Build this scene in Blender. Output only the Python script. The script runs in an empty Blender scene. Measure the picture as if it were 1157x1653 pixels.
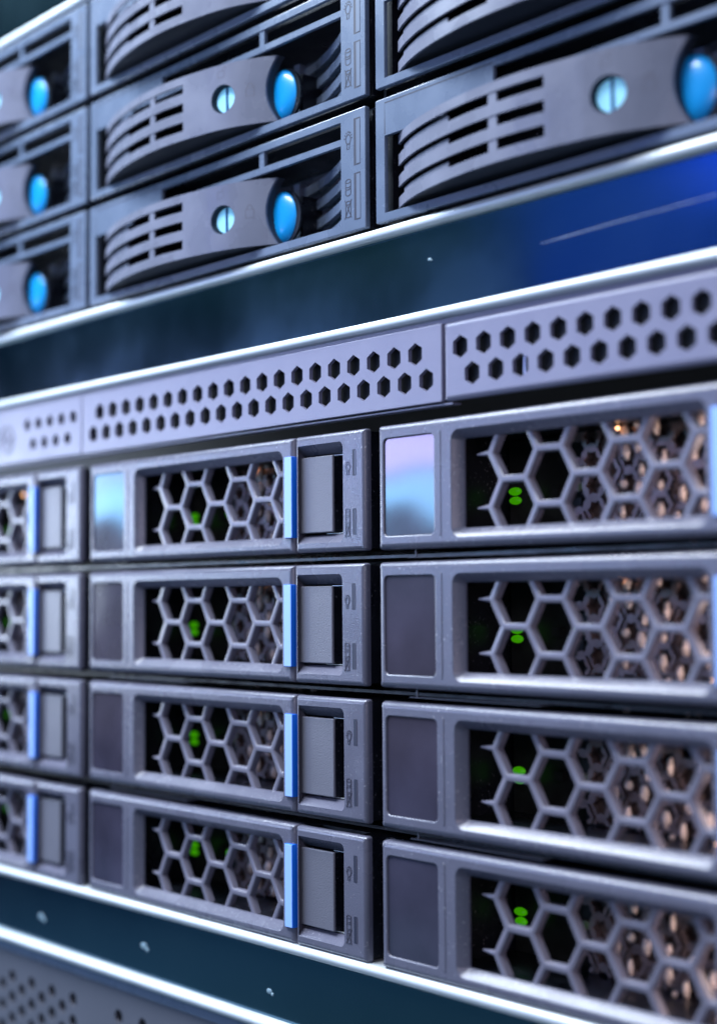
import bpy, bmesh, math, random
from mathutils import Vector, Matrix
from mathutils.geometry import delaunay_2d_cdt
S = 0.001                                   # everything below is written in millimetres
scn = bpy.context.scene
COL = scn.collection

# ------------------------------------------------------------------ camera
yaw, pit, rol = math.radians(49.531), math.radians(3.178), math.radians(-0.391)
fw = Vector((-math.sin(yaw)*math.cos(pit), math.cos(yaw)*math.cos(pit), math.sin(pit)))
rt = Vector((math.cos(yaw), math.sin(yaw), 0)); up = rt.cross(fw)
r2 = rt*math.cos(rol)+up*math.sin(rol); u2 = -rt*math.sin(rol)+up*math.cos(rol)
CP = Vector((332.684, -196.523, -33.245))
cam = bpy.data.cameras.new('camera'); co = bpy.data.objects.new('camera', cam); COL.objects.link(co)
m3 = Matrix((r2, u2, -fw)).transposed().to_4x4(); m3.translation = CP*S
co.matrix_world = m3
cam.sensor_fit = 'HORIZONTAL'; cam.sensor_width = 36; cam.lens = 2500/1157*36
cam.clip_start = 0.005; cam.clip_end = 50
cam.dof.use_dof = True
cam.dof.focus_distance = (Vector((97, 0, -10))-CP).dot(fw)*S
cam.dof.aperture_fstop = (cam.lens*0.001)/0.0064
cam.dof.aperture_blades = 0
scn.camera = co

# ------------------------------------------------------------------ world and lamps
w = bpy.data.worlds.new("World"); scn.world = w; w.use_nodes = True
nt = w.node_tree; nt.nodes.clear()
wo = nt.nodes.new('ShaderNodeOutputWorld'); bg = nt.nodes.new('ShaderNodeBackground')
tc = nt.nodes.new('ShaderNodeTexCoord'); no = nt.nodes.new('ShaderNodeTexNoise'); cr = nt.nodes.new('ShaderNodeValToRGB')
mp = nt.nodes.new('ShaderNodeMapping'); mp.inputs['Scale'].default_value = (0.9, 0.9, 9.0)
nt.links.new(tc.outputs['Generated'], mp.inputs[0]); nt.links.new(mp.outputs[0], no.inputs['Vector'])
no.inputs['Scale'].default_value = 1.6; no.inputs['Detail'].default_value = 1.0
nt.links.new(no.outputs['Fac'], cr.inputs[0]); nt.links.new(cr.outputs[0], bg.inputs[0]); nt.links.new(bg.outputs[0], wo.inputs[0])
e = cr.color_ramp.elements
e[0].position = 0.34; e[0].color = (0.35, 0.40, 0.45, 1)
e[1].position = 0.68; e[1].color = (1.5, 1.45, 1.4, 1)
sx = nt.nodes.new('ShaderNodeSeparateXYZ'); mr = nt.nodes.new('ShaderNodeMapRange'); r2_ = nt.nodes.new('ShaderNodeValToRGB')
mr.inputs[1].default_value = -1; mr.inputs[2].default_value = 1
nt.links.new(tc.outputs['Generated'], sx.inputs[0]); nt.links.new(sx.outputs[2], mr.inputs[0]); nt.links.new(mr.outputs[0], r2_.inputs[0])
stops = [(-1, (0.05, 0.05, 0.07)), (-0.30, (0.10, 0.22, 0.28)), (-0.235, (0.07, 0.17, 0.29)), (-0.17, (0.03, 0.09, 0.20)), (-0.10, (0.06, 0.055, 0.09)),
         (-0.045, (0.25, 0.25, 0.36)), (-0.015, (0.10, 0.10, 0.16)), (0.03, (0.30, 0.34, 0.48)), (0.13, (0.003, 0.02, 0.06)), (0.175, (0.01, 0.045, 0.09)), (0.225, (0.08, 0.18, 0.21)), (0.27, (0.10, 0.22, 0.26)), (1, (0.16, 0.19, 0.30))]
el = r2_.color_ramp.elements
el[0].position = 0; el[0].color = (*stops[0][1], 1); el[1].position = 1; el[1].color = (*stops[-1][1], 1)
for p_, c_ in stops[1:-1]: q_ = el.new((p_+1)/2); q_.color = (*c_, 1)
ml = nt.nodes.new('ShaderNodeVectorMath'); ml.operation = 'MULTIPLY'
nt.links.new(cr.outputs[0], ml.inputs[0]); nt.links.new(r2_.outputs[0], ml.inputs[1]); nt.links.new(ml.outputs[0], bg.inputs[0])
bg.inputs[1].default_value = 1.0

def area(name, loc, tgt, sx, sy, power, col):
    l = bpy.data.lights.new(name, 'AREA'); l.shape = 'RECTANGLE'; l.size = sx*S; l.size_y = sy*S
    l.energy = power; l.color = col
    o = bpy.data.objects.new(name, l); COL.objects.link(o)
    d = Vector(tgt)-Vector(loc)
    o.matrix_world = Matrix.Translation(Vector(loc)*S) @ d.to_track_quat('-Z', 'Y').to_matrix().to_4x4()
    return o
area('overhead_lamp', (-60, -180, 400), (70, 0, -30), 480, 90, 7.0, (0.84, 0.91, 1.0))
area('lavender_lamp', (-330, -410, 60), (60, 0, 30), 420, 26, 0.55, (0.50, 0.46, 1.0))
area('pale_blue_lamp', (-330, -410, 28), (60, 0, 10), 420, 26, 0.50, (0.22, 0.56, 1.0))
area('left_high_lamp', (-270, -170, 350), (0, 0, 60), 200, 100, 1.9, (0.66, 0.82, 1.0))
area('left_low_lamp', (-400, -150, -5), (-20, 0, 0), 110, 100, 0.75, (0.72, 0.84, 1.0))
area('deep_blue_lamp', (-255, -560, 200), (150, 0, 30), 190, 120, 0.08, (0.0, 0.10, 1.0))
area('violet_blue_lamp', (-200, -565, 235), (150, 0, 30), 80, 50, 0.06, (0.02, 0.08, 1.0))
area('camera_side_lamp', (400, -290, 60), (110, 0, -60), 90, 90, 0.27, (0.95, 0.78, 0.95))
scn.view_settings.view_transform = 'Standard'; scn.view_settings.look = 'None'
scn.view_settings.exposure = 0.0; scn.view_settings.gamma = 1.0
scn.cycles.max_bounces = 8

# ------------------------------------------------------------------ materials
def mat(name, col, rough=0.5, metal=0.0, bump=0.0, bscale=2500, bdet=3, vary=0.0, vscale=60, emit=None, spec=0.5, coat=0.0, rvar=0.0, dust=0):
    m = bpy.data.materials.new(name); m.use_nodes = True; n = m.node_tree
    p = n.nodes['Principled BSDF']
    p.inputs['Base Color'].default_value = (*col, 1); p.inputs['Roughness'].default_value = rough
    p.inputs['Metallic'].default_value = metal; p.inputs['Specular IOR Level'].default_value = spec
    p.inputs['Coat Weight'].default_value = coat; p.inputs['Coat Roughness'].default_value = 0.08
    t = n.nodes.new('ShaderNodeTexCoord')
    if bump:
        a = n.nodes.new('ShaderNodeTexNoise'); a.inputs['Scale'].default_value = bscale; a.inputs['Detail'].default_value = bdet
        b = n.nodes.new('ShaderNodeBump'); b.inputs['Strength'].default_value = bump; b.inputs['Distance'].default_value = 0.0002
        n.links.new(t.outputs['Object'], a.inputs['Vector']); n.links.new(a.outputs['Fac'], b.inputs['Height'])
        n.links.new(b.outputs[0], p.inputs['Normal'])
    if vary or rvar:
        oi = n.nodes.new('ShaderNodeObjectInfo')
        ad = n.nodes.new('ShaderNodeVectorMath'); ad.operation = 'ADD'
        a = n.nodes.new('ShaderNodeTexNoise'); a.inputs['Scale'].default_value = vscale; a.inputs['Detail'].default_value = 5
        n.links.new(t.outputs['Object'], ad.inputs[0]); n.links.new(oi.outputs['Location'], ad.inputs[1])
        n.links.new(ad.outputs[0], a.inputs['Vector'])
        if vary:
            r = n.nodes.new('ShaderNodeMapRange'); r.inputs[1].default_value = 0.3; r.inputs[2].default_value = 0.7
            r.inputs[3].default_value = 1-vary; r.inputs[4].default_value = 1+vary
            mx = n.nodes.new('ShaderNodeVectorMath'); mx.operation = 'SCALE'; mx.inputs[0].default_value = col
            n.links.new(a.outputs['Fac'], r.inputs[0]); n.links.new(r.outputs[0], mx.inputs['Scale'])
            n.links.new(mx.outputs[0], p.inputs['Base Color'])
        if rvar:
            r = n.nodes.new('ShaderNodeMapRange'); r.inputs[1].default_value = 0.35; r.inputs[2].default_value = 0.65
            r.inputs[3].default_value = max(rough-rvar, 0.02); r.inputs[4].default_value = rough+rvar
            n.links.new(a.outputs['Fac'], r.inputs[0]); n.links.new(r.outputs[0], p.inputs['Roughness'])
    if dust:                                            # fine pale dust specks and faint scuffs
        vo = n.nodes.new('ShaderNodeTexNoise'); vo.inputs['Scale'].default_value = 1500; vo.inputs['Detail'].default_value = 1
        vb = n.nodes.new('ShaderNodeTexNoise'); vb.inputs['Scale'].default_value = 110; vb.inputs['Detail'].default_value = 3
        n.links.new(ad.outputs[0], vo.inputs['Vector']); n.links.new(ad.outputs[0], vb.inputs['Vector'])
        m1 = n.nodes.new('ShaderNodeMapRange'); m1.inputs[1].default_value = 0.66; m1.inputs[2].default_value = 0.76
        m2 = n.nodes.new('ShaderNodeMapRange'); m2.inputs[1].default_value = 0.42; m2.inputs[2].default_value = 0.62
        mu = n.nodes.new('ShaderNodeMath'); mu.operation = 'MULTIPLY'; mu2 = n.nodes.new('ShaderNodeMath'); mu2.operation = 'MULTIPLY'; mu2.inputs[1].default_value = 0.45*dust
        n.links.new(vo.outputs['Fac'], m1.inputs[0]); n.links.new(vb.outputs['Fac'], m2.inputs[0])
        n.links.new(m1.outputs[0], mu.inputs[0]); n.links.new(m2.outputs[0], mu.inputs[1]); n.links.new(mu.outputs[0], mu2.inputs[0])
        mi = n.nodes.new('ShaderNodeMix'); mi.data_type = 'RGBA'; mi.inputs[7].default_value = (0.55, 0.55, 0.6, 1)
        n.links.new(mu2.outputs[0], mi.inputs[0])
        n.links.new(mx.outputs[0], mi.inputs[6]); n.links.new(mi.outputs[2], p.inputs['Base Color'])
    if emit:
        p.inputs['Emission Color'].default_value = (*emit[0], 1); p.inputs['Emission Strength'].default_value = emit[1]
    return m
M = dict(
    rivet=mat('dull_rivet', (0.22, 0.32, 0.38), 0.55, metal=0.3),
    grey=mat('grey_plastic', (0.114, 0.115, 0.163), 0.26, dust=1, bump=0.3, bscale=3500, vary=0.06, vscale=90, rvar=0.06),
    button=mat('button_plastic', (0.13, 0.13, 0.165), 0.42, bump=0.35, bscale=3000, vary=0.05, vscale=120),
    tray=mat('tray_plastic', (0.115, 0.15, 0.225), 0.27, bump=0.18, bscale=3500, vary=0.06, vscale=90, rvar=0.06),
    lever=mat('lever_plastic', (0.155, 0.165, 0.225), 0.28, bump=0.18, bscale=3500, vary=0.07, vscale=110, rvar=0.07),
    mesh=mat('grille_plastic', (0.16, 0.155, 0.21), 0.3, vary=0.05),
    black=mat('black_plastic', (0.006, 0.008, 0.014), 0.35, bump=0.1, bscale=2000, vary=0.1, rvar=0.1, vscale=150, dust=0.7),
    lever_shade=mat('dark_lever_shade', (0.02, 0.024, 0.038), 0.5),
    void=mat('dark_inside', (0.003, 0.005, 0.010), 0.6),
    vent=mat('painted_vent_metal', (0.20, 0.20, 0.295), 0.36, bump=0.3, bscale=4000, vary=0.05, vscale=120, rvar=0.05),
    rim=mat('bright_steel_rim', (0.60, 0.65, 0.69), 0.5, metal=0.4, bump=0.08, bscale=2500, vary=0.06, vscale=60, rvar=0.05),
    band=mat('glossy_dark_sheet', (0.055, 0.115, 0.155), 0.14, metal=0.96, coat=0.12, vary=0.12, vscale=25, rvar=0.05),
    label=mat('glossy_label', (0.042, 0.038, 0.062), 0.11, spec=0.85, bump=1.0, bscale=75, bdet=0, vary=0.4, vscale=45),
    blue=mat('latch_blue', (0.0, 0.17, 0.90), 0.38, vary=0.03),
    bluelit=mat('latch_lit_blue', (0.30, 0.50, 0.98), 0.45, vary=0.03),  # lit copy of the strip blue, for its front face
    touch=mat('touch_blue', (0.0, 0.33, 0.82), 0.34, coat=0.3),
    lock=mat('lock_blue_glow', (0.42, 0.84, 1.0), 0.3, coat=0.3, emit=((0.18, 0.60, 1.0), 0.38)),  # own glow added to brighten the recessed disc
    lockslot=mat('lock_slot_blue', (0.0, 0.06, 0.22), 0.4),
    ink=mat('dark_ink', (0.012, 0.014, 0.035), 0.5),
    faint=mat('faint_print', (0.10, 0.10, 0.14), 0.5),
    emboss=mat('embossed_mark', (0.055, 0.053, 0.08), 0.3),
    led=mat('green_led', (0.02, 0.3, 0.0), 0.3, emit=((0.09, 0.65, 0.0), 0.34)),
    amber=mat('amber_led', (0.4, 0.15, 0.02), 0.3, emit=((1.0, 0.50, 0.24), 5.0)),
    warm=mat('warm_drive_lamp', (0.8, 0.6, 0.5), 0.4, emit=((1.0, 0.74, 0.66), 16.0)),  # added glow for the right-hand bays, not a lamp of the drive
    inner=mat('inner_steel', (0.27, 0.20, 0.195), 0.4, metal=0.4, vary=0.2, vscale=200),
    board=mat('circuit_board', (0.02, 0.022, 0.022), 0.4, vary=0.4, vscale=300),
    perf=mat('lower_server_paint', (0.10, 0.105, 0.135), 0.45, bump=0.2, bscale=3500, vary=0.05),
    frosted=mat('indicator_insert', (0.10, 0.13, 0.195), 0.4),
    tan=mat('tan_backplane', (0.16, 0.115, 0.10), 0.5, metal=0.3, vary=0.8, vscale=260),
    stud=mat('bright_stud', (1.0, 0.86, 0.80), 0.4, metal=0.15),
    steel=mat('shelf_steel', (0.5, 0.52, 0.6), 0.3, metal=0.9),
)

# ------------------------------------------------------------------ mesh helpers
class B:
    def __init__(s): s.v = []; s.f = []; s.smooth = []
    def add(s, vs, fs, sm=False):
        o = len(s.v); s.v += [tuple(p) for p in vs]; s.f += [tuple(i+o for i in f) for f in fs]; s.smooth += [sm]*len(fs)
    def box(s, x0, x1, y0, y1, z0, z1):
        v = [(x, y, z) for x in (x0, x1) for y in (y0, y1) for z in (z0, z1)]
        s.add(v, [(0, 1, 3, 2), (4, 6, 7, 5), (0, 4, 5, 1), (2, 3, 7, 6), (0, 2, 6, 4), (1, 5, 7, 3)])
    def bbox(s, x0, x1, y0, y1, z0, z1, r=0.3, n=3):      # box with a rounded front outline
        s.plate(rrect(x0, x1, z0, z1, min(r, 0.4)), [], rprof(r, n, y0, y1))
        s.add([(x0, y1, z0), (x1, y1, z0), (x1, y1, z1), (x0, y1, z1)], [(3, 2, 1, 0)])
    def plate(s, outer, holes, prof, hprofs=None, ymap=None):
        """flat front with outline + holes; profs are [(offset,y),...] from the front backwards"""
        ym = ymap or (lambda x, z: 0)
        loops = [inset(outer, prof[0][0])]+[inset(h, -hp[0][0]) for h, hp in zip(holes, hprofs or [])]
        y0 = prof[0][1]
        pts = []; faces = []
        for l in loops:
            b = len(pts); pts += [Vector(p) for p in l]; faces.append(list(range(b, b+len(l))))
        edges = [(f[i], f[(i+1) % len(f)]) for f in faces for i in range(len(f))]
        V, _, F, *_ = delaunay_2d_cdt(pts, edges, [], 0, 1e-6)
        keep = []
        for t in F:
            c = sum((V[i] for i in t), Vector((0, 0)))/len(t)
            if not inside(c, loops[0]) or any(inside(c, l) for l in loops[1:]): continue
            keep.append(tuple(t))
        fl = []
        for t in keep:
            a, b_, c = V[t[0]], V[t[1]], V[t[2]]
            ar = (b_-a).cross(c-a)
            fl.append(t if ar > 0 else t[::-1])
        s.add([(p.x, y0+ym(p.x, p.y), p.y) for p in V], fl)
        for k, (loop, pr) in enumerate([(outer, prof)]+list(zip(holes, hprofs or []))):
            sg = 1 if k == 0 else -1
            rings = [inset(loop, sg*o) for o, y in pr]; n = len(loop); vs = []; fs = []
            for r_, (o, y) in zip(rings, pr): vs += [(p[0], y+ym(p[0], p[1]), p[1]) for p in r_]
            for j in range(len(pr)-1):
                for i in range(n):
                    a = j*n+i; b_ = j*n+(i+1) % n
                    q = (a, a+n, b_+n, b_)
                    fs.append(q if k == 0 else q[::-1])
            s.add(vs, fs, True)
    def tube(s, pts, r, n=8):
        vs = []; fs = []
        for i, p in enumerate(pts):
            p = Vector(p); d = (Vector(pts[min(i+1, len(pts)-1)])-Vector(pts[max(i-1, 0)])).normalized()
            a = d.cross(Vector((0, 0.3, 1))).normalized(); b_ = d.cross(a)
            rr = r[i] if isinstance(r, (list, tuple)) else r
            vs += [p+a*rr*math.cos(t*2*math.pi/n)+b_*rr*math.sin(t*2*math.pi/n) for t in range(n)]
        for i in range(len(pts)-1):
            for t in range(n):
                a = i*n+t; b_ = i*n+(t+1) % n; fs.append((a, b_, b_+n, a+n))
        fs += [tuple(range(n))[::-1], tuple(len(vs)-n+i for i in range(n))]
        s.add(vs, fs, True)
    def stroke(s, pts, wd, y, h=0.05, closed=False, ym=None):
        """flat ribbon standing h proud of the surface y"""
        ym = ym or (lambda x: 0)
        P = [Vector(p) for p in pts]; n = len(P); L = []; R = []
        for i in range(n):
            a = P[(i-1) % n] if closed or i > 0 else P[i]; c = P[(i+1) % n] if closed or i < n-1 else P[i]
            d = (c-a).normalized(); nn = Vector((-d.y, d.x))*wd/2
            L.append(P[i]+nn); R.append(P[i]-nn)
        vs = []
        for l, r_ in zip(L, R):
            vs += [(l.x, y-h+ym(l.x), l.y), (r_.x, y-h+ym(r_.x), r_.y), (l.x, y+0.02+ym(l.x), l.y), (r_.x, y+0.02+ym(r_.x), r_.y)]
        fs = []
        for i in range(n if closed else n-1):
            a = 4*i; b_ = 4*((i+1) % n)
            fs += [(a, a+1, b_+1, b_), (a, b_, b_+2, a+2), (a+1, a+3, b_+3, b_+1)]
        s.add(vs, fs)
    def dome(s, cx, y, cz, rx, rz, h, n=32, m=7):
        vs = []; fs = []
        for j in range(m+1):
            t = j/m*math.pi/2
            vs += [(cx+rx*math.cos(t)*math.cos(a*2*math.pi/n), y-h*math.sin(t), cz+rz*math.cos(t)*math.sin(a*2*math.pi/n)) for a in range(n)]
        for j in range(m):
            for a in range(n):
                p = j*n+a; q = j*n+(a+1) % n; fs.append((p, q, q+n, p+n))
        s.add(vs, fs, True)
    def build(s, name, material, parent=None, clip=None):
        bm = bmesh.new(); bv = [bm.verts.new(p) for p in s.v]
        for f, sm in zip(s.f, s.smooth):
            try:
                q = bm.faces.new([bv[i] for i in f]); q.smooth = sm
            except ValueError: pass
        if clip:
            x0, x1, z0, z1 = clip
            for pt, nr in (((x0, 0, 0), (-1, 0, 0)), ((x1, 0, 0), (1, 0, 0)), ((0, 0, z0), (0, 0, -1)), ((0, 0, z1), (0, 0, 1))):
                bmesh.ops.bisect_plane(bm, geom=bm.verts[:]+bm.edges[:]+bm.faces[:], plane_co=pt, plane_no=nr, clear_outer=True)
        bmesh.ops.scale(bm, vec=(S, S, S), verts=bm.verts)
        me = bpy.data.meshes.new(name); bm.to_mesh(me); bm.free()
        if any(s.smooth): me.set_sharp_from_angle(angle=math.radians(50))
        me.materials.append(material)
        o = bpy.data.objects.new(name, me); COL.objects.link(o)
        if parent: o.parent = parent
        return o
def rrect(x0, x1, z0, z1, r=0.5, n=4):
    out = []
    if x0 > x1: x0, x1 = x1, x0
    if z0 > z1: z0, z1 = z1, z0
    for cx, cz, a0 in ((x1-r, z0+r, -90), (x1-r, z1-r, 0), (x0+r, z1-r, 90), (x0+r, z0+r, 180)):
        for i in range(n+1):
            a = math.radians(a0+90*i/n); out.append((cx+r*math.cos(a), cz+r*math.sin(a)))
    return out
def ngon(cx, cz, r, n, a0=0.0): return [(cx+r*math.cos(a0+i*2*math.pi/n), cz+r*math.sin(a0+i*2*math.pi/n)) for i in range(n)]
def inset(P, d):
    if abs(d) < 1e-9: return [tuple(p) for p in P]
    n = len(P); out = []
    for i in range(n):
        a = Vector(P[i-1]); b = Vector(P[i]); c = Vector(P[(i+1) % n])
        e1 = (b-a).normalized(); e2 = (c-b).normalized()
        n1 = Vector((-e1.y, e1.x)); n2 = Vector((-e2.y, e2.x)); m = n1+n2
        m = m/max(m.dot(m)/2, 0.2) if m.length > 1e-6 else n1
        out.append((b.x+m.x*d, b.y+m.y*d))
    return out
def inside(p, L):
    c = False; n = len(L)
    for i in range(n):
        (x1, y1), (x2, y2) = L[i], L[(i+1) % n]
        if (y1 > p.y) != (y2 > p.y) and p.x < (x2-x1)*(p.y-y1)/(y2-y1)+x1: c = not c
    return c
def rprof(r, n=4, y0=0.0, y1=5.0, ry=None):
    ry = ry or r
    return [(r*(1-math.sin(math.pi/2*i/n)), y0+ry*(1-math.cos(math.pi/2*i/n))) for i in range(n+1)]+[(0, y1)]

def thing(name, label, cat, loc, group=None):
    o = bpy.data.objects.new(name, None); COL.objects.link(o); o.location = Vector(loc)*S; o.empty_display_size = 0.01
    o['label'] = label; o['category'] = cat
    if group: o['group'] = group
    return o
def copy_tree(o, parent=None):
    c = o.copy(); COL.objects.link(c); c.parent = parent
    for ch in [k for k in bpy.data.objects if k.parent == o]: copy_tree(ch, c)
    return c
X0, X1 = -135.0, 262.0                         # how far the rack's cross members run

# ------------------------------------------------------------------ structure: dark rack space behind everything
b = B(); b.box(X0-40, X1+40, 60, 62, -230, 230); bk = b.build('backdrop', M['void']); bk['kind'] = 'structure'

# ------------------------------------------------------------------ chassis of the three servers
def rim(bb, z, r, y=0.3, lip=None):
    # rolled sheet-metal edge: a half round with a flat lip running back
    n = 10; sec = [(y-r*math.sin(math.pi*i/n), z+r*math.cos(math.pi*i/n)) for i in range(n+1)]
    sec = [(y+6, z+r)]+sec+[(y+6, z-r)]
    vs = [(x, p[0], p[1]) for x in (X0, X1) for p in sec]; k = len(sec)
    bb.add(vs, [(i, i+1, k+i+1, k+i) for i in range(k-1)], True)

disk_shelf = thing('disk_shelf', 'upper disk shelf whose trays have blue round locks and curved fins', 'disk shelf', (0, 0, 37))
def chassis(bb, zl, zh, zs, xs, back=24):
    bb.box(X0, X1, back, back+1, zl, zh)
    for z0, z1 in zs: bb.box(X0, X1, 5.0, back-0.01, z0, z1)
b = B(); zs = [(39.0+26.5*i-1.2, 39.0+26.5*i-0.3) for i in range(1, 3)]
chassis(b, 38.5, 117.6, zs, None)
for x in (-1.35, 106.65, 214.65, -109.35): b.box(x-0.35, x+0.35, 4.0, 4.98, 38.6, 117.5)
o = b.build('chassis', M['black'], disk_shelf); o.location = (0, 0, -37*S)
b = B(); rim(b, 37.4, 1.1); o = b.build('bottom_edge', M['rim'], disk_shelf); o.location = (0, 0, -37*S)
b = B(); rim(b, 118.9, 1.0); o = b.build('top_edge', M['rim'], disk_shelf); o.location = (0, 0, -37*S)

def panel(name, label, z0, z1, extra=None):
    t = thing(name, label, 'filler panel', (0, 0, z0), 'glossy dark filler panels between the servers')
    b = B(); b.plate([(X0, z0), (X1, z0), (X1, z1), (X0, z1)], [], [(0, 1.0), (0, 3.0)])
    o = b.build('face_sheet', M['band'], t); o.location = (0, 0, -z0*S)
    if extra: extra(t, z0)
    return t
def rivet(t, z0, x, z, r, m='rivet'):
    b = B(); b.dome(x, 1.02, z, r, r*0.6, 0.2, 20, 5); b.dome(x+r*1.1, 1.02, z-r*0.5, r*0.5, r*0.4, 0.25, 14, 4)
    o = b.build('rivet', M[m], t); o.location = (0, 0, -z0*S)
def top_marks(t, z0):
    b = B(); b.tube([(150.5, 1.0, 28.2), (156, .93, 28.35), (166, .93, 28.7), (182, .95, 29.1), (196, 1.0, 29.4)], [0.02, .07, .06, .04, .01], 6)
    o = b.build('crease', M['rim'], t); o.location = (0, 0, -z0*S)  # steel-bright colour paints the highlight along the crease
    rivet(t, z0, 122.3, 30.3, 0.5)
def low_marks(t, z0):
    rivet(t, z0, -24.5, -113.9, 1.4); rivet(t, z0, 23.6, -113.4, 1.3); rivet(t, z0, 71.6, -114.8, 0.95)
panel('filler_panel', 'glossy dark blue filler panel above the honeycomb vent strip with a fine bright crease', 20.4, 36.5, top_marks)
panel('filler_panel', 'glossy dark filler panel at the bottom left with three small bright rivets', -120.0, -105.6, low_marks)
panel('filler_panel', 'dark filler panel in the extreme top left corner above the topmost disk tray', 119.9, 150.0)

# ---- lower storage server: vent strips, rims, bay dividers
server = thing('storage_server', 'storage server with honeycomb vent strip over four rows of grey drive carriers', 'server', (0, 0, -105))
def sp(o): o.location = (0, 0, 105*S); return o
b = B(); rim(b, 19.55, 1.0); sp(b.build('top_edge', M['rim'], server))
b = B(); rim(b, -104.55, 1.1, 0.4); sp(b.build('bottom_edge', M['rim'], server))
b = B(); chassis(b, -103.4, 2.0, [(-26.5*i-25.6+0.1, -26.5*i-24.9) for i in range(3)], None)
for i in range(4):
    for c in range(-1, 3): b.box(108*c-2.4, 108*c-1.7, 3.6, 23.9, -26.5*i-23.9, -26.5*i-0.2)
sp(b.build('chassis', M['black'], server))
for c in range(-1, 2):
    for i in range(1, 4):
        b = B(); z = -26.5*i+1.0
        b.box(108*c+8.2, 108*c+8.5, 2.2, 2.5, z, z+1.6); b.box(108*c+6.5, 108*c+40, 2.0, 4.9, z-0.2, z-0.05)
        sp(b.build('spring_tab', M['perf'], server))
def vent(x0, x1, ups, los, hw, rnd, extra=None, y=0.0):
    b = B(); holes = []; hp = []
    for x in ups: holes.append(ngon(x, 12.56, hw, 6, math.pi/2)); hp.append([(0.0, y), (-0.0, y+0.9)])
    for x in los: holes.append(ngon(x, 7.36, hw, 6, math.pi/2)); hp.append([(0.0, y), (-0.0, y+0.9)])
    b.plate(rrect(x0, x1, 2.9, 17.5, 0.25, 2), holes, rprof(rnd, 4, y, y+1.0), hp)
    sp(b.build('vent_strip', M['vent'], server))
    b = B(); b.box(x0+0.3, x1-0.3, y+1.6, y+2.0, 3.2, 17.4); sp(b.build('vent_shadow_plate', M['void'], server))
UX = 47.07
vent(-3.1, 126.3, [UX+6*k for k in range(-7, 13)], [UX+6*(k-.5) for k in range(-7, 14)], 2.2, 0.15)
vent(126.75, X1, [131.12+6*k for k in range(0, 21)], [134.12+6*k for k in range(0, 21)], 2.2, 0.9, y=0.1)
vent(X0, -3.5, [-31.3+5.9*k for k in range(5)], [-28.2+5.9*k for k in range(4)], 1.75, 0.3)
b = B(); b.stroke(ngon(-42.3, 9.6, 3.5, 28), 0.35, 0.0, 0.25, True); b.stroke([(-44, 9.6), (-42.3, 11.2), (-40.6, 9.6), (-42.3, 8.0)], 0.3, 0.0, 0.2, True)
sp(b.build('round_emblem', M['faint'], server))
b = B(); b.box(X0, 128.5, 0.6, 2.8, 2.3, 2.6); b.box(X0, X1, 1.2, 5.0, 17.6, 18.6); sp(b.build('strip_lip', M['vent'], server))
b = B(); b.box(146.05, 146.3, 1.1, 1.3, 5.4, 9.4); sp(b.build('loose_wire', M['steel'], server))

# ---- bottom server with round perforations
low = thing('bottom_server', 'server at the bottom left edge with rows of small round air holes', 'server', (0, 0, -165))
def lp(o): o.location = (0, 0, 165*S); return o
b = B(); rim(b, -121.3, 1.25, 0.0); lp(b.build('top_edge', M['rim'], low))
holes = []; hp = []
for k in range(-8, 12):
    for r in range(0, 5):
        for off, dz in ((0, 0), (5.2, -2.7)):
            x = -8.9+10.4*k+off; z = -131.8-5.4*r+dz
            if -8.9 < x < 10 and not (x < -3 and dz and r > 0): continue
            if x > 10: x += 0.4
            holes.append(ngon(x, z, 1.75, 12)); hp.append([(0, 1.2), (0, 2.4)])
b.__init__(); b.plate([(X0, -165), (X1, -165), (X1, -123.6), (X0, -123.6)], holes, [(0, 1.2), (0, 2.5)], hp)
lp(b.build('perforated_face', M['perf'], low))
b = B(); b.box(X0, X1, 5, 5.5, -164, -124); lp(b.build('dark_inside', M['void'], low))
b = B(); b.box(X0, X1, 0.5, 1.1, -124.9, -122.75); lp(b.build('face_lip', M['tray'], low))

# ------------------------------------------------------------------ icons
def arc(cx, cz, r, a0, a1, n=12, rz=None):
    return [(cx+r*math.cos(math.radians(a0+(a1-a0)*i/n)), cz+(rz or r)*math.sin(math.radians(a0+(a1-a0)*i/n))) for i in range(n+1)]
def bulb(bb, cx, cz, s, wd, y, h):
    bb.stroke(arc(cx, cz, 0.78*s, -60, 240, 18, 1.0*s), wd, y, h)
    bb.stroke([(cx-0.42*s, cz-0.85*s), (cx-0.40*s, cz-2.1*s), (cx+0.36*s, cz-2.1*s), (cx+0.42*s, cz-0.85*s)], wd, y, h)
    bb.stroke([(cx-0.42*s, cz-1.0*s), (cx+0.42*s, cz-1.0*s)], wd, y, h)
    for a in (5, 30, 55, 75, 95, 118, 142, 168):
        c, q = math.cos(math.radians(a)), math.sin(math.radians(a))
        bb.stroke([(cx+1.05*s*c, cz+1.35*s*q), (cx+1.38*s*c, cz+1.75*s*q)], wd, y, h)
def disk(bb, cx, cz, s, wd, y, h, crossed=False):
    bb.stroke(ngonE(cx, cz+1.25*s, 0.8*s, 0.38*s, 16), wd, y, h, True)
    bb.stroke([(cx-0.8*s, cz+1.25*s), (cx-0.8*s, cz-1.2*s)]+arc(cx, cz-1.2*s, 0.8*s, 180, 360, 10, 0.55*s)+[(cx+0.8*s, cz+1.25*s)], wd, y, h)
    if crossed:
        bb.stroke([(cx-1.0*s, cz+1.9*s), (cx+1.0*s, cz-1.9*s)], wd, y, h+0.01); bb.stroke([(cx+1.05*s, cz+1.9*s), (cx-1.05*s, cz-1.9*s)], wd, y, h+0.02)
    else:
        for dz in (0.35, -0.1): bb.stroke(arc(cx, cz+dz*s, 0.8*s, 190, 350, 8, 0.4*s), wd, y, h)
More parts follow.
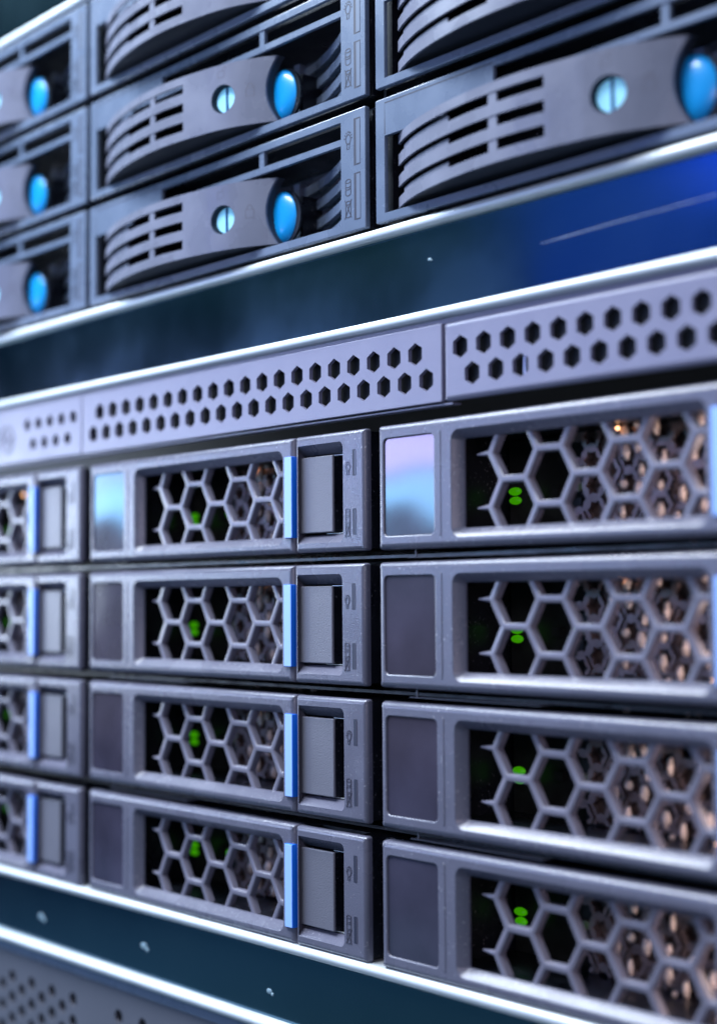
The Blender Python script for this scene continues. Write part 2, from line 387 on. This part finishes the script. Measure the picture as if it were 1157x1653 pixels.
def ngonE(cx, cz, rx, rz, n): return [(cx+rx*math.cos(i*2*math.pi/n), cz+rz*math.sin(i*2*math.pi/n)) for i in range(n)]

# ------------------------------------------------------------------ lower drive carrier (origin: lower left front corner of the bezel, z 0..24)
def make_carrier(label):
    t = thing('drive_carrier', label, 'drive carrier', (0, 0, 0), 'grey drive carriers with honeycomb windows and blue latch strips')
    H = 24.0
    b = B()
    lab = rrect(1.9, 15.9, 2.6, 21.3, 1.0); win = rrect(22.2, 76.2, 3.5, 19.9, 0.35)
    b.plate(rrect(0.15, 81.45, 0, H, 0.5), [lab, win], rprof(1.15, 5, 0, 3.0),
            [[(0.25, 0), (0.07, 0.08), (0, 0.25), (0, 0.9)], [(1.75, 0), (1.66, 0.03), (1.55, 0.12), (0.06, 1.75), (0, 1.9), (0, 2.25)]])
    b.build('bezel', M['grey'], t)
    b = B(); b.plate(rrect(17.3, 17.9, 2.2, 21.8, 0.2), [], [(0.1, -0.12), (0, 0.02)]); b.build('bezel_ridge', M['grey'], t)
    b = B(); b.plate(rrect(1.95, 15.85, 2.65, 21.25, 0.9), [], [(0, 0.35), (0, 0.8)]); b.build('label_window', M['label'], t)
    # honeycomb grille, 2 mm behind the front
    b = B(); a = 5.68; yy = 2.0; hw = 0.68
    for k in range(0, 6):
        cx = 34.3+8.5*k
        for cz in ([11.9-4.91, 11.9+4.91, 11.9+14.73, 11.9-14.73] if k % 2 == 0 else [11.9, 11.9+9.82, 11.9-9.82]):
            outer = [(cx+a*math.cos(math.radians(60*i)), cz+a*math.sin(math.radians(60*i))) for i in range(6)]
            pr = [(0, yy), (hw-0.28, yy), (hw-0.08, yy+0.1), (hw, yy+0.35), (hw, yy+1.6)]
            rings = [inset(outer, o) for o, y in pr]; vs = []; fs = []
            for r_, (o, y) in zip(rings, pr): vs += [(p[0], y, p[1]) for p in r_]
            for j in range(4):
                for i in range(6): q = (j*6+i, j*6+(i+1) % 6, (j+1)*6+(i+1) % 6, (j+1)*6+i); fs.append(q)
            b.add(vs, fs)
            if k == 0:                                     # outer half of the free left edges
                oo = inset(outer, -hw+0.05)
                for i in (2, 3):
                    p, q = outer[i], outer[(i+1) % 6]; P, Q = oo[i], oo[(i+1) % 6]
                    b.add([(p[0], yy, p[1]), (q[0], yy, q[1]), (Q[0], yy+0.1, Q[1]), (P[0], yy+0.1, P[1]), (P[0], yy+1.6, P[1]), (Q[0], yy+1.6, Q[1])], [(0, 1, 2, 3), (3, 2, 5, 4)])
    for cz in (11.9-4.91, 11.9+4.91): b.tube([(29.0, yy+0.7, cz), (27.2, yy+0.6, cz), (24.6, yy+0.9, cz)], [0.62, 0.5, 0.16], 8)
    b.build('honeycomb_grille', M['mesh'], t, clip=(22.1, 76.3, 3.4, 20.0))
    # things glimpsed through the window
    rr = random.Random(7)
    b = B(); b.box(15, 77, 21.2, 21.7, 2.6, 21)
    for i in range(10): x = rr.uniform(25, 72); z = rr.uniform(4, 17); b.box(x, x+rr.uniform(2, 5), 19.6, 21.15, z, z+rr.uniform(1.5, 4))
    b.build('circuit_board', M['board'], t)
    b = B(); sd = B()
    for i in range(0, 12):
        for j in range(-1, 5):
            cx = 36+3.9*i; cz = 4.2+4.5*j+(2.25 if i % 2 else 0)
            o_ = ngon(cx, cz, 2.6, 6); n_ = []
            for q in range(12):
                rad = 1.95 if q % 2 == 0 else 1.35; n_.append((cx+rad*math.cos(q*math.pi/6), cz+rad*math.sin(q*math.pi/6)))
            vs = [(p[0], 17.0+0.5*math.sin(i*2.1+j), p[1]) for p in o_]+[(p[0], 17.0+0.5*math.sin(i*2.1+j), p[1]) for p in n_]+[(p[0], 18.4, p[1]) for p in n_]
            fs = []
            for q in range(6):
                a_, b_ = q, (q+1) % 6; n0, n1, n2 = 6+2*q, 6+(2*q+1) % 12, 6+(2*q+2) % 12
                fs += [(a_, n1, n0), (a_, b_, n1), (b_, n2, n1), (n0, n1, n1+12, n0+12), (n1, n2, n2+12, n1+12)]
            b.add(vs, fs)
            if rr.random() < 0.85 and i > 1:
                x = cx+rr.uniform(-1.2, 1.2); z = cz+rr.uniform(-1.2, 1.2)
                sd.dome(x, 16.9, z, rr.uniform(0.55, 1.05), rr.uniform(0.9, 1.9), 1.0, 6, 2)
    b.build('inner_screen', M['inner'], t, clip=(35, 77, 3.0, 20.8)); sd.build('contact_studs', M['stud'], t)
    b = B(); b.box(36, 77, 19.1, 19.4, 2.8, 21.0); b.build('backplane', M['tan'], t)
    b = B(); b.dome(19.6, 18.0, 10.95, 1.6, 0.8, 1.0, 18, 5); b.dome(19.7, 18.0, 9.2, 1.5, 0.78, 1.0, 18, 5); b.build('status_light', M['led'], t)
    b = B(); b.dome(35.5, 16.4, 11.0, 0.4, 0.9, 0.4, 12, 4); b.build('activity_light', M['led'], t)
    b = B(); b.dome(47.5, 15.0, 20.5, 0.45, 0.35, 0.5, 10, 4); b.dome(68.0, 13.5, 3.2, 0.6, 0.4, 0.4, 10, 4); b.build('amber_light', M['amber'], t)
    b = B(); b.bbox(78.6, 79.4, 9.0, 14.0, 8.0, 16.0, 0.2); b.build('drive_lamp', M['warm'], t)  # added emitter, unseen behind the latch, to light the studs
    # latch housing
    b = B(); inn = rrect(82.55, 97.15, 3.3, 19.8, 0.5)
    b.plate(rrect(81.95, 104.0, 0, H, 0.5), [inn], rprof(0.95, 5, 0, 1.6),
            [[(0.0, 0.0), (0.0, 0.0), (0, 2.0), (0, 2.0)]])
    b.f = []; b.v = []; b.smooth = []
    ou = rrect(81.95, 104.0, 0, H, 0.5)
    hol = [(82.5, 1.9), (96.4, 1.9), (97.0, 2.3), (97.3, 3.0), (97.3, 20.9), (97.0, 21.6), (96.4, 22.0), (82.5, 22.0)]
    dee = [(82.5, 3.6), (96.0, 3.6), (96.7, 3.9), (97.05, 4.5), (97.05, 19.2), (96.7, 19.7), (96.0, 20.0), (82.5, 20.0)]
    pr = rprof(0.95, 5, 0, 1.6)
    b.plate(ou, [hol], pr, [[(0, 0), (0, 0.001)]])
    k = len(hol)
    vs = [(x, 0, z) for x, z in hol]+[(u[0], 1.9, u[1]) for (x, z), u in zip(hol, dee)]+[(x, 7.0, z) for x, z in dee]
    fs = [(i, (i+1) % k, k+(i+1) % k, k+i) for i in range(k-1)]+[(k+i, k+(i+1) % k, 2*k+(i+1) % k, 2*k+i) for i in range(k-1)]
    b.add(vs, fs, False)
    b.build('latch_housing', M['grey'], t)
    b = B(); b.box(82.3, 97.2, 6.0, 6.9, 3.0, 21); b.box(96.0, 97.0, 1.95, 5.9, 4.6, 19.1); b.build('latch_well', M['black'], t)
    b = B(); b.bbox(81.7, 92.9, 1.0, 1.45, 4.05, 19.65, 0.22); rb = b.build('release_button', M['button'], t); b = B(); b.box(81.8, 92.7, 1.46, 5.9, 4.2, 19.5); b.build('button_core', M['black'], rb)
    b = B(); b.box(91.0, 94.6, 2.6, 2.9, 19.62, 19.78); b.box(89.0, 94.2, 2.6, 2.9, 3.78, 3.95); b.build('button_glint', M['rim'], t)  # bright slivers put in for the glints at the button's ends
    b = B(); b.bbox(78.85, 81.42, -0.45, 1.6, 3.2, 20.05, 0.12, 2); ls = b.build('latch_strip', M['blue'], t); b = B(); b.plate(rrect(78.95, 81.3, 3.3, 19.95, 0.1), [], [(0.03, -0.49), (0, -0.47), (0, -0.4)]); b.build('strip_lit_face', M['bluelit'], ls)
    for z0 in (14.9, 3.2):
        b = B(); b.plate(rrect(100.25, 101.3, z0, z0+5.2, 0.15), [], [(0, -0.02), (0, 0.05)]); o = b.build('indicator_slot', M['ink'], t)
        b = B(); b.plate(rrect(100.98, 101.28, z0+0.15, z0+4.95, 0.1), [], [(0, -0.06), (0, 0.0)]); b.build('slot_insert', M['emboss'], o)
    b = B(); bulb(b, 98.85, 16.6, 0.7, 0.15, 0.0, 0.08); b.build('bulb_symbol', M['emboss'], t)
    b = B(); disk(b, 98.75, 7.1, 0.8, 0.15, 0.0, 0.08); disk(b, 98.75, 4.3, 0.76, 0.15, 0.0, 0.08, True); b.build('disk_symbol', M['emboss'], t)
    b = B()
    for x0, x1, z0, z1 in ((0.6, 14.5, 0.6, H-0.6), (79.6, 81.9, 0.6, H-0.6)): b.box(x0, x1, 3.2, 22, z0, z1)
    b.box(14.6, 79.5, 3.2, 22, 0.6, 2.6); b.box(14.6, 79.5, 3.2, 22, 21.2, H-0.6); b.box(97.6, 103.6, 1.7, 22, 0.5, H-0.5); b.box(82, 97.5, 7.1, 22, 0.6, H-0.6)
    b.build('drive_body', M['black'], t)  # side wall coloured black for the shade in the column gap
    return t
rown = ['top', 'second', 'third', 'bottom']
cl = {(0, 1): 'drive carrier with a bright blue and violet reflection in its label window',
      (0, 0): 'drive carrier with a pale label window, top of the middle column under the vent strip',
      (0, -1): 'blurred drive carrier cut by the left edge, uppermost of the left column',
      (1, 1): 'drive carrier with a dark label window, second from the top in the right column',
      (1, 0): 'drive carrier second from the top in the middle column',
      (1, -1): 'blurred drive carrier cut by the left edge, second from the top of the left column',
      (2, 1): 'drive carrier third from the top of the right column',
      (2, 0): 'drive carrier third from the top in the middle column',
      (2, -1): 'blurred drive carrier cut by the left edge, third from the top of the left column',
      (3, 1): 'lowest drive carrier of the right column, in the bottom right corner',
      (3, 0): 'lowest drive carrier of the middle column, resting just above the bright steel rim',
      (3, -1): 'lowest blurred drive carrier of the left column, above the steel rim'}
proto = None
for i in range(4):
    for c in (0, 1, -1):
        if proto is None: proto = make_carrier(cl[(i, c)]); o = proto
        else:
            o = copy_tree(proto); o['label'] = cl[(i, c)]
            if 'dark_inside' in o.keys(): del o['dark_inside']
        q = random.Random(i*7+c+40); o.location = Vector((108*c+q.uniform(-.12, .12), q.uniform(-.15, .15), -26.5*i-24.0+q.uniform(-.1, .1)))*S
        o.rotation_euler = (0, math.radians(q.uniform(-.1, .1)), math.radians(q.uniform(-.12, .12)))

        if c < 1: o['dark_inside'] = 1
for o in [k for k in bpy.data.objects if k.name.startswith('drive_lamp')]:      # added glow stays only in the right-hand bays
    if o.parent.get('dark_inside'): bpy.data.objects.remove(o)
for o in bpy.data.objects:
    if 'dark_inside' in o.keys(): del o['dark_inside']

# ------------------------------------------------------------------ upper disk tray (origin lower left, z 0 = bottom, height 24.5)
KP = [(4, 2.3), (5.5, 1.5), (8, 0.1), (11, -1.3), (15, -2.8), (19, -3.95), (23, -4.9), (27, -5.6), (32, -6.3), (36, -6.6), (40, -6.75), (44, -6.7), (48, -6.4), (51, -6.1), (55, -5.5), (58, -5.05), (61, -4.4), (64, -3.6), (67, -2.5), (69, -1.6), (72, -0.1), (74, 1.1), (77, 3.0), (80, 5)]
def prof(x):
    for (a, ya), (c, yc) in zip(KP, KP[1:]):
        if x <= c: return ya+(yc-ya)*(x-a)/(c-a)
    return KP[-1][1]
def make_tray(label):
    t = thing('disk_tray', label, 'disk tray', (0, 0, 0), 'disk trays with blue round locks and curved fins')
    z = lambda v: v-39.5
    W0, W1 = 0.35, 105.25
    b = B()
    fr = rrect(W0, W1, 0.05, 24.4, 0.25, 2)
    h1 = [(32.6, z(59.0)), (97.7, z(58.8)), (97.7, z(62.2)), (32.6, z(62.2))]
    h3 = [(3.05, z(41.3)), (97.7, z(41.3)), (97.7, z(57.4)), (20.0, z(57.4)), (19.5, z(56.4)), (3.05, z(56.4))]
    e = [(0.0, 0), (0, 0.0), (0, 1.2)]; hb = [(0.08, 0), (0, 0.1), (0, 0.8)]
    b.plate(fr, [h1, h3], rprof(0.2, 3, 0, 1.1), [hb, hb]); b.box(70.2, 71.9, 0.25, 1.1, z(58.7), z(62.3))
    b.build('front_frame', M['tray'], t)
    b = B(); b.stroke([(3.1, z(56.7)), (3.1, z(62.9)), (32.3, z(62.9))], 0.28, 0, 0.01); b.build('plate_groove', M['ink'], t)
    # lever: finned part + plate, bowed outwards in plan
    f = B(); dk_ = B(); th = 0.55
    lev = [42.0, 44.05, 46.1, 48.3, 50.3, 52.5, 54.5, 56.3]
    def slab(xs, z0, z1, dy=0.0, thk=th):
        vs = []
        for x in xs: y = prof(x)+dy; vs += [(x, y, z(z0)), (x, y, z(z1)), (x, y+thk, z(z0)), (x, y+thk, z(z1))]
        fs = []
        for i in range(len(xs)-1):
            a = 4*i; c = a+4
            fs += [(a, c, c+1, a+1), (a+2, a+3, c+3, c+2), (a, a+2, c+2, c), (a+1, c+1, c+3, a+3)]
        n = 4*(len(xs)-1); fs += [(0, 1, 3, 2), (n, n+2, n+3, n+1)]
        f.add(vs, fs, False)
    xs = [5.2+i*(50.4-5.2)/46 for i in range(47)]
    for j in (0, 2, 4, 6): slab(xs, lev[j], lev[j+1])
    for j in (1, 3, 5):
        slab([7.2+i*0.8 for i in range(24)], lev[j]+0.01, lev[j]+1.45, 0.75, 0.4)
        slab([37.6, 38.3, 39.0, 39.7], lev[j]+0.01, lev[j+1]-0.01, 0.15, 0.4)
    # plate between fins and touch point, with the round lock opening and a concave end
    cxl, czl, rl = 62.4, 48.7, 3.15
    def quad(grid, dyb=th):     # grid[i][j] = (x,z)
        n = len(grid); m = len(grid[0]); vs = [(p[0], prof(p[0]), z(p[1])) for r_ in grid for p in r_]
        f.add(vs, [(i*m+j, (i+1)*m+j, (i+1)*m+j+1, i*m+j+1) for i in range(n-1) for j in range(m-1)], True)
    zb, zt = 42.0, 56.3; s0, s1 = cxl-4, cxl+4; q0, q1 = czl-4, czl+4
    quad([[(x, zb), (x, q0), (x, q1), (x, zt)] for x in [50.4+i*(s0-50.4)/12 for i in range(13)]])
    xq = [s0+i for i in range(9)]
    quad([[(x, zb), (x, q0)] for x in xq]); quad([[(x, q1), (x, zt)] for x in xq])
    def endx(zz): return 72.4+2.3*((zz-49.15)/7.15)**2
    zz = [zb+(zt-zb)*i/20 for i in range(21)]
    quad([[(s1+(endx(v)-s1)*u/8, v) for v in zz] for u in range(9)])
    sq = [(s0+i, q0) for i in range(8)]+[(s1, q0+i) for i in range(8)]+[(s1-i, q1) for i in range(8)]+[(s0, q1-i) for i in range(8)]
    ci = [(cxl+rl*math.cos(math.radians(225+360*i/32)), czl+rl*math.sin(math.radians(225+360*i/32))) for i in range(32)]
    vs = [(p[0], prof(p[0]), z(p[1])) for p in sq+ci]+[(p[0], prof(p[0])+1.6, z(p[1])) for p in ci]
    fs = []
    for i in range(32): j = (i+1) % 32; fs += [(i, j, 32+j, 32+i)]
    f.add(vs, fs, True)
    f.add(vs[32:], [(i, (i+1) % 32, 32+(i+1) % 32, 32+i) for i in range(32)], True)
    # edges of the plate: top, bottom, left, concave end
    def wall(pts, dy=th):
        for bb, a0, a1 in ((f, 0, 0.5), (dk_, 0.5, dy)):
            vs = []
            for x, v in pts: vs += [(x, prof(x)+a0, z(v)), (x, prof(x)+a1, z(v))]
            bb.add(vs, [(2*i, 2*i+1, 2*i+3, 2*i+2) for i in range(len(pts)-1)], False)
    px = [50.4+i*(74.7-50.4)/30 for i in range(31)]
    wall([(x, zt) for x in px], 3.2); wall([(x, zb) for x in px], 3.2)
    wall([(endx(v), v) for v in zz], 2.2)
    wall([(50.4, zb), (50.4, zt)], 2.0)
    # underside web of the lever
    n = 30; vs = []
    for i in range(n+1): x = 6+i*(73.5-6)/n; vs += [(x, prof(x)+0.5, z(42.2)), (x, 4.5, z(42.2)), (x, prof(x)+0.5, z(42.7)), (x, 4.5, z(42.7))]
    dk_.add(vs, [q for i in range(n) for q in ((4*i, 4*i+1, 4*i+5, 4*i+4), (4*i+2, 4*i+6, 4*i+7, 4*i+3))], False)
    lever = f.build('lever', M['lever'], t); dk_.build('shaded_underside', M['lever_shade'], lever)  # lever's shaded underside and rear edges coloured dark
    # dish round the lock, its key disc and slot
    b = B(); b.dome(cxl, prof(cxl)+3.3, z(czl), 4.0, 4.0, 0.0, 32, 3); dk = b.build('lock_well', M['ink'], t)
    b = B(); vs = [(cxl+3.13*math.cos(i*math.pi/16), prof(cxl+3.13*math.cos(i*math.pi/16))+dy, z(czl)+3.13*math.sin(i*math.pi/16)) for dy in (0.12, 3.2) for i in range(32)]
    b.add(vs, [(i, (i+1) % 32, 32+(i+1) % 32, 32+i) for i in range(32)], True); b.build('lock_wall_shade', M['ink'], t)  # dark tube lines the hole, painting the shade on its wall
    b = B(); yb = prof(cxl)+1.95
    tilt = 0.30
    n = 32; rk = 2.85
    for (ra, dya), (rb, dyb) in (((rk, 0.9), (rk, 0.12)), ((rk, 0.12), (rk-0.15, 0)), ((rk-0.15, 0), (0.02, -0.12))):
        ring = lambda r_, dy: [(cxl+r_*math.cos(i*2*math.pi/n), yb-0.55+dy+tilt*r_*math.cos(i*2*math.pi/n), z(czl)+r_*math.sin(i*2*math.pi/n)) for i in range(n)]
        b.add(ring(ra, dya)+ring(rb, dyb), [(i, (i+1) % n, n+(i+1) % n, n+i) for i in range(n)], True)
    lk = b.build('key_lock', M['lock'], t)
    b = B(); b.box(cxl-0.3, cxl+0.3, yb-0.78, yb-0.2, z(czl)-2.65, z(czl)+2.65); b.build('key_slot', M['lockslot'], lk)
    # touch point
    b = B(); n = 24
    vs = [(73.3+5.0*u*math.sqrt(max(0, 1-v*v)), 3.9-1.3*(1-abs(u)**2.2)*(1-abs(v)**4)-0.25*math.sqrt(max(0, 1-u*u)), z(48.0)+5.75*v) for v in [math.sin(math.pi/2*(-1+2*j/n)) for j in range(n+1)] for u in [math.sin(math.pi/2*(-1+2*i/n)) for i in range(n+1)]]
    b.add(vs, [(j*(n+1)+i, j*(n+1)+i+1, (j+1)*(n+1)+i+1, (j+1)*(n+1)+i) for j in range(n) for i in range(n)], True); b.build('touch_point', M['touch'], t)
    b = B(); b.plate(ngon(73.6, z(48.0), 6.0, 32), [], [(0, 4.0), (0, 4.6)]); b.build('touch_point_cup', M['black'], t)
    b = B(); b.box(76.2, 77.2, 6.5, 12, z(42.2), z(52.6)); b.build('hinge_post', M['black'], t)
    # inner fins at the right, rising forward to the frame
    b = B(); CP_ = [(66, 12.4), (70, 11.9), (74.5, 11.1), (77.5, 10.3), (80.4, 9.3), (84, 8.0), (87.5, 6.4), (90.5, 5.1), (93.2, 3.7), (95.5, 2.6), (98.2, 1.15)]
    for a, c in ((54.3, 56.3), (50.2, 52.2), (46.0, 48.0), (42.0, 43.9)):
        vs = []
        for x, y in CP_: vs += [(x, y, z(a)), (x, y, z(c)), (x, y+1.4, z(a)), (x, y+1.4, z(c))]
        b.add(vs, [q for i in range(len(CP_)-1) for q in ((4*i, 4*i+4, 4*i+5, 4*i+1), (4*i, 4*i+2, 4*i+6, 4*i+4), (4*i+1, 4*i+5, 4*i+7, 4*i+3))], False)
    b.box(68.5, 70.4, 11.0, 12.9, z(54.2), z(57.6))
    b.build('inner_fin', M['tray'], t)
    # indicators and symbols
    for z0, z1 in ((52.6, 62.1), (41.6, 51.1)):
        b = B(); b.plate(rrect(101.75, 103.75, z(z0), z(z1), 0.12), [], [(0, -0.015), (0, 0.05)]); o = b.build('indicator_slot', M['ink'], t)
        b = B(); b.plate(rrect(102.5, 103.66, z(z0)+0.26, z(z1)-0.34, 0.1), [], [(0, -0.05), (0, 0.0)]); b.build('slot_insert', M['frosted'], o)
    b = B(); bulb(b, 100.05, z(58.3), 0.95, 0.23, 0.0, 0.03); b.build('bulb_symbol', M['ink'], t)
    b = B(); disk(b, 99.95, z(48.6), 0.98, 0.22, 0.0, 0.03); b.build('disk_symbol', M['ink'], t)
    b = B(); disk(b, 99.95, z(44.2), 0.98, 0.22, 0.0, 0.03, True); b.build('crossed_disk_symbol', M['ink'], t)
    b = B(); pm = prof
    b.stroke([(68.2, z(48.2)), (70.0, z(48.2)), (70.0, z(50.0)), (68.2, z(50.0))], 0.16, 0, 0.02, True, pm); b.stroke(arc(69.1, z(50.1), 0.6, 0, 180, 8, 0.9), 0.16, 0, 0.02, False, pm)
    b.stroke([(61.2, z(53.5)), (62.9, z(53.5)), (62.9, z(54.9)), (61.2, z(54.9))], 0.14, 0, 0.02, True, pm); b.stroke(arc(62.9, z(55.0), 0.5, 20, 180, 8, 0.7), 0.14, 0, 0.02, False, pm)
    b.build('padlock_print', M['faint'], t)
    # sleeve behind the frame
    b = B(); b.box(0.8, 2.9, 2.25, 22, 0.4, 24.1); b.box(97.9, 104.9, 2.25, 22, 0.4, 24.1); b.box(3, 97.8, 2.25, 22, 0.4, 1.6); b.box(3, 97.8, 2.25, 22, 22.9, 24.1); b.box(3, 97.8, 21, 22, 1.7, 22.8)
    b.build('tray_body', M['black'], t)
    return t
tl = {(0, 0): 'sharpest disk tray, lowest of the middle column, with bulb and disk symbols',
      (0, 1): 'large disk tray at the right edge, lowest of the right column',
      (0, -1): 'blurred disk tray at the left edge, lowest of the left column, its lock cut off',
      (1, 0): 'disk tray second from below in the middle column with outlined indicator slots',
      (1, 1): 'disk tray at the top edge of the right column, only its lower fins showing',
      (1, -1): 'blurred disk tray at the left edge, middle one of the left column',
      (2, 0): 'disk tray at the top edge of the middle column, only its lower part in view',
      (2, -1): 'blurred disk tray at the left edge, uppermost of the left column'}
pt = None
for i in range(3):
    for c in (0, 1, -1):
        if (i, c) not in tl: continue
        if pt is None: pt = make_tray(tl[(i, c)]); o = pt
        else: o = copy_tree(pt); o['label'] = tl[(i, c)]
        q = random.Random(i*5+c+90); o.location = Vector((108*c+(1.0 if c < 0 else 0), q.uniform(-.15, .15), 39.5+26.5*i+q.uniform(-.1, .1)))*S
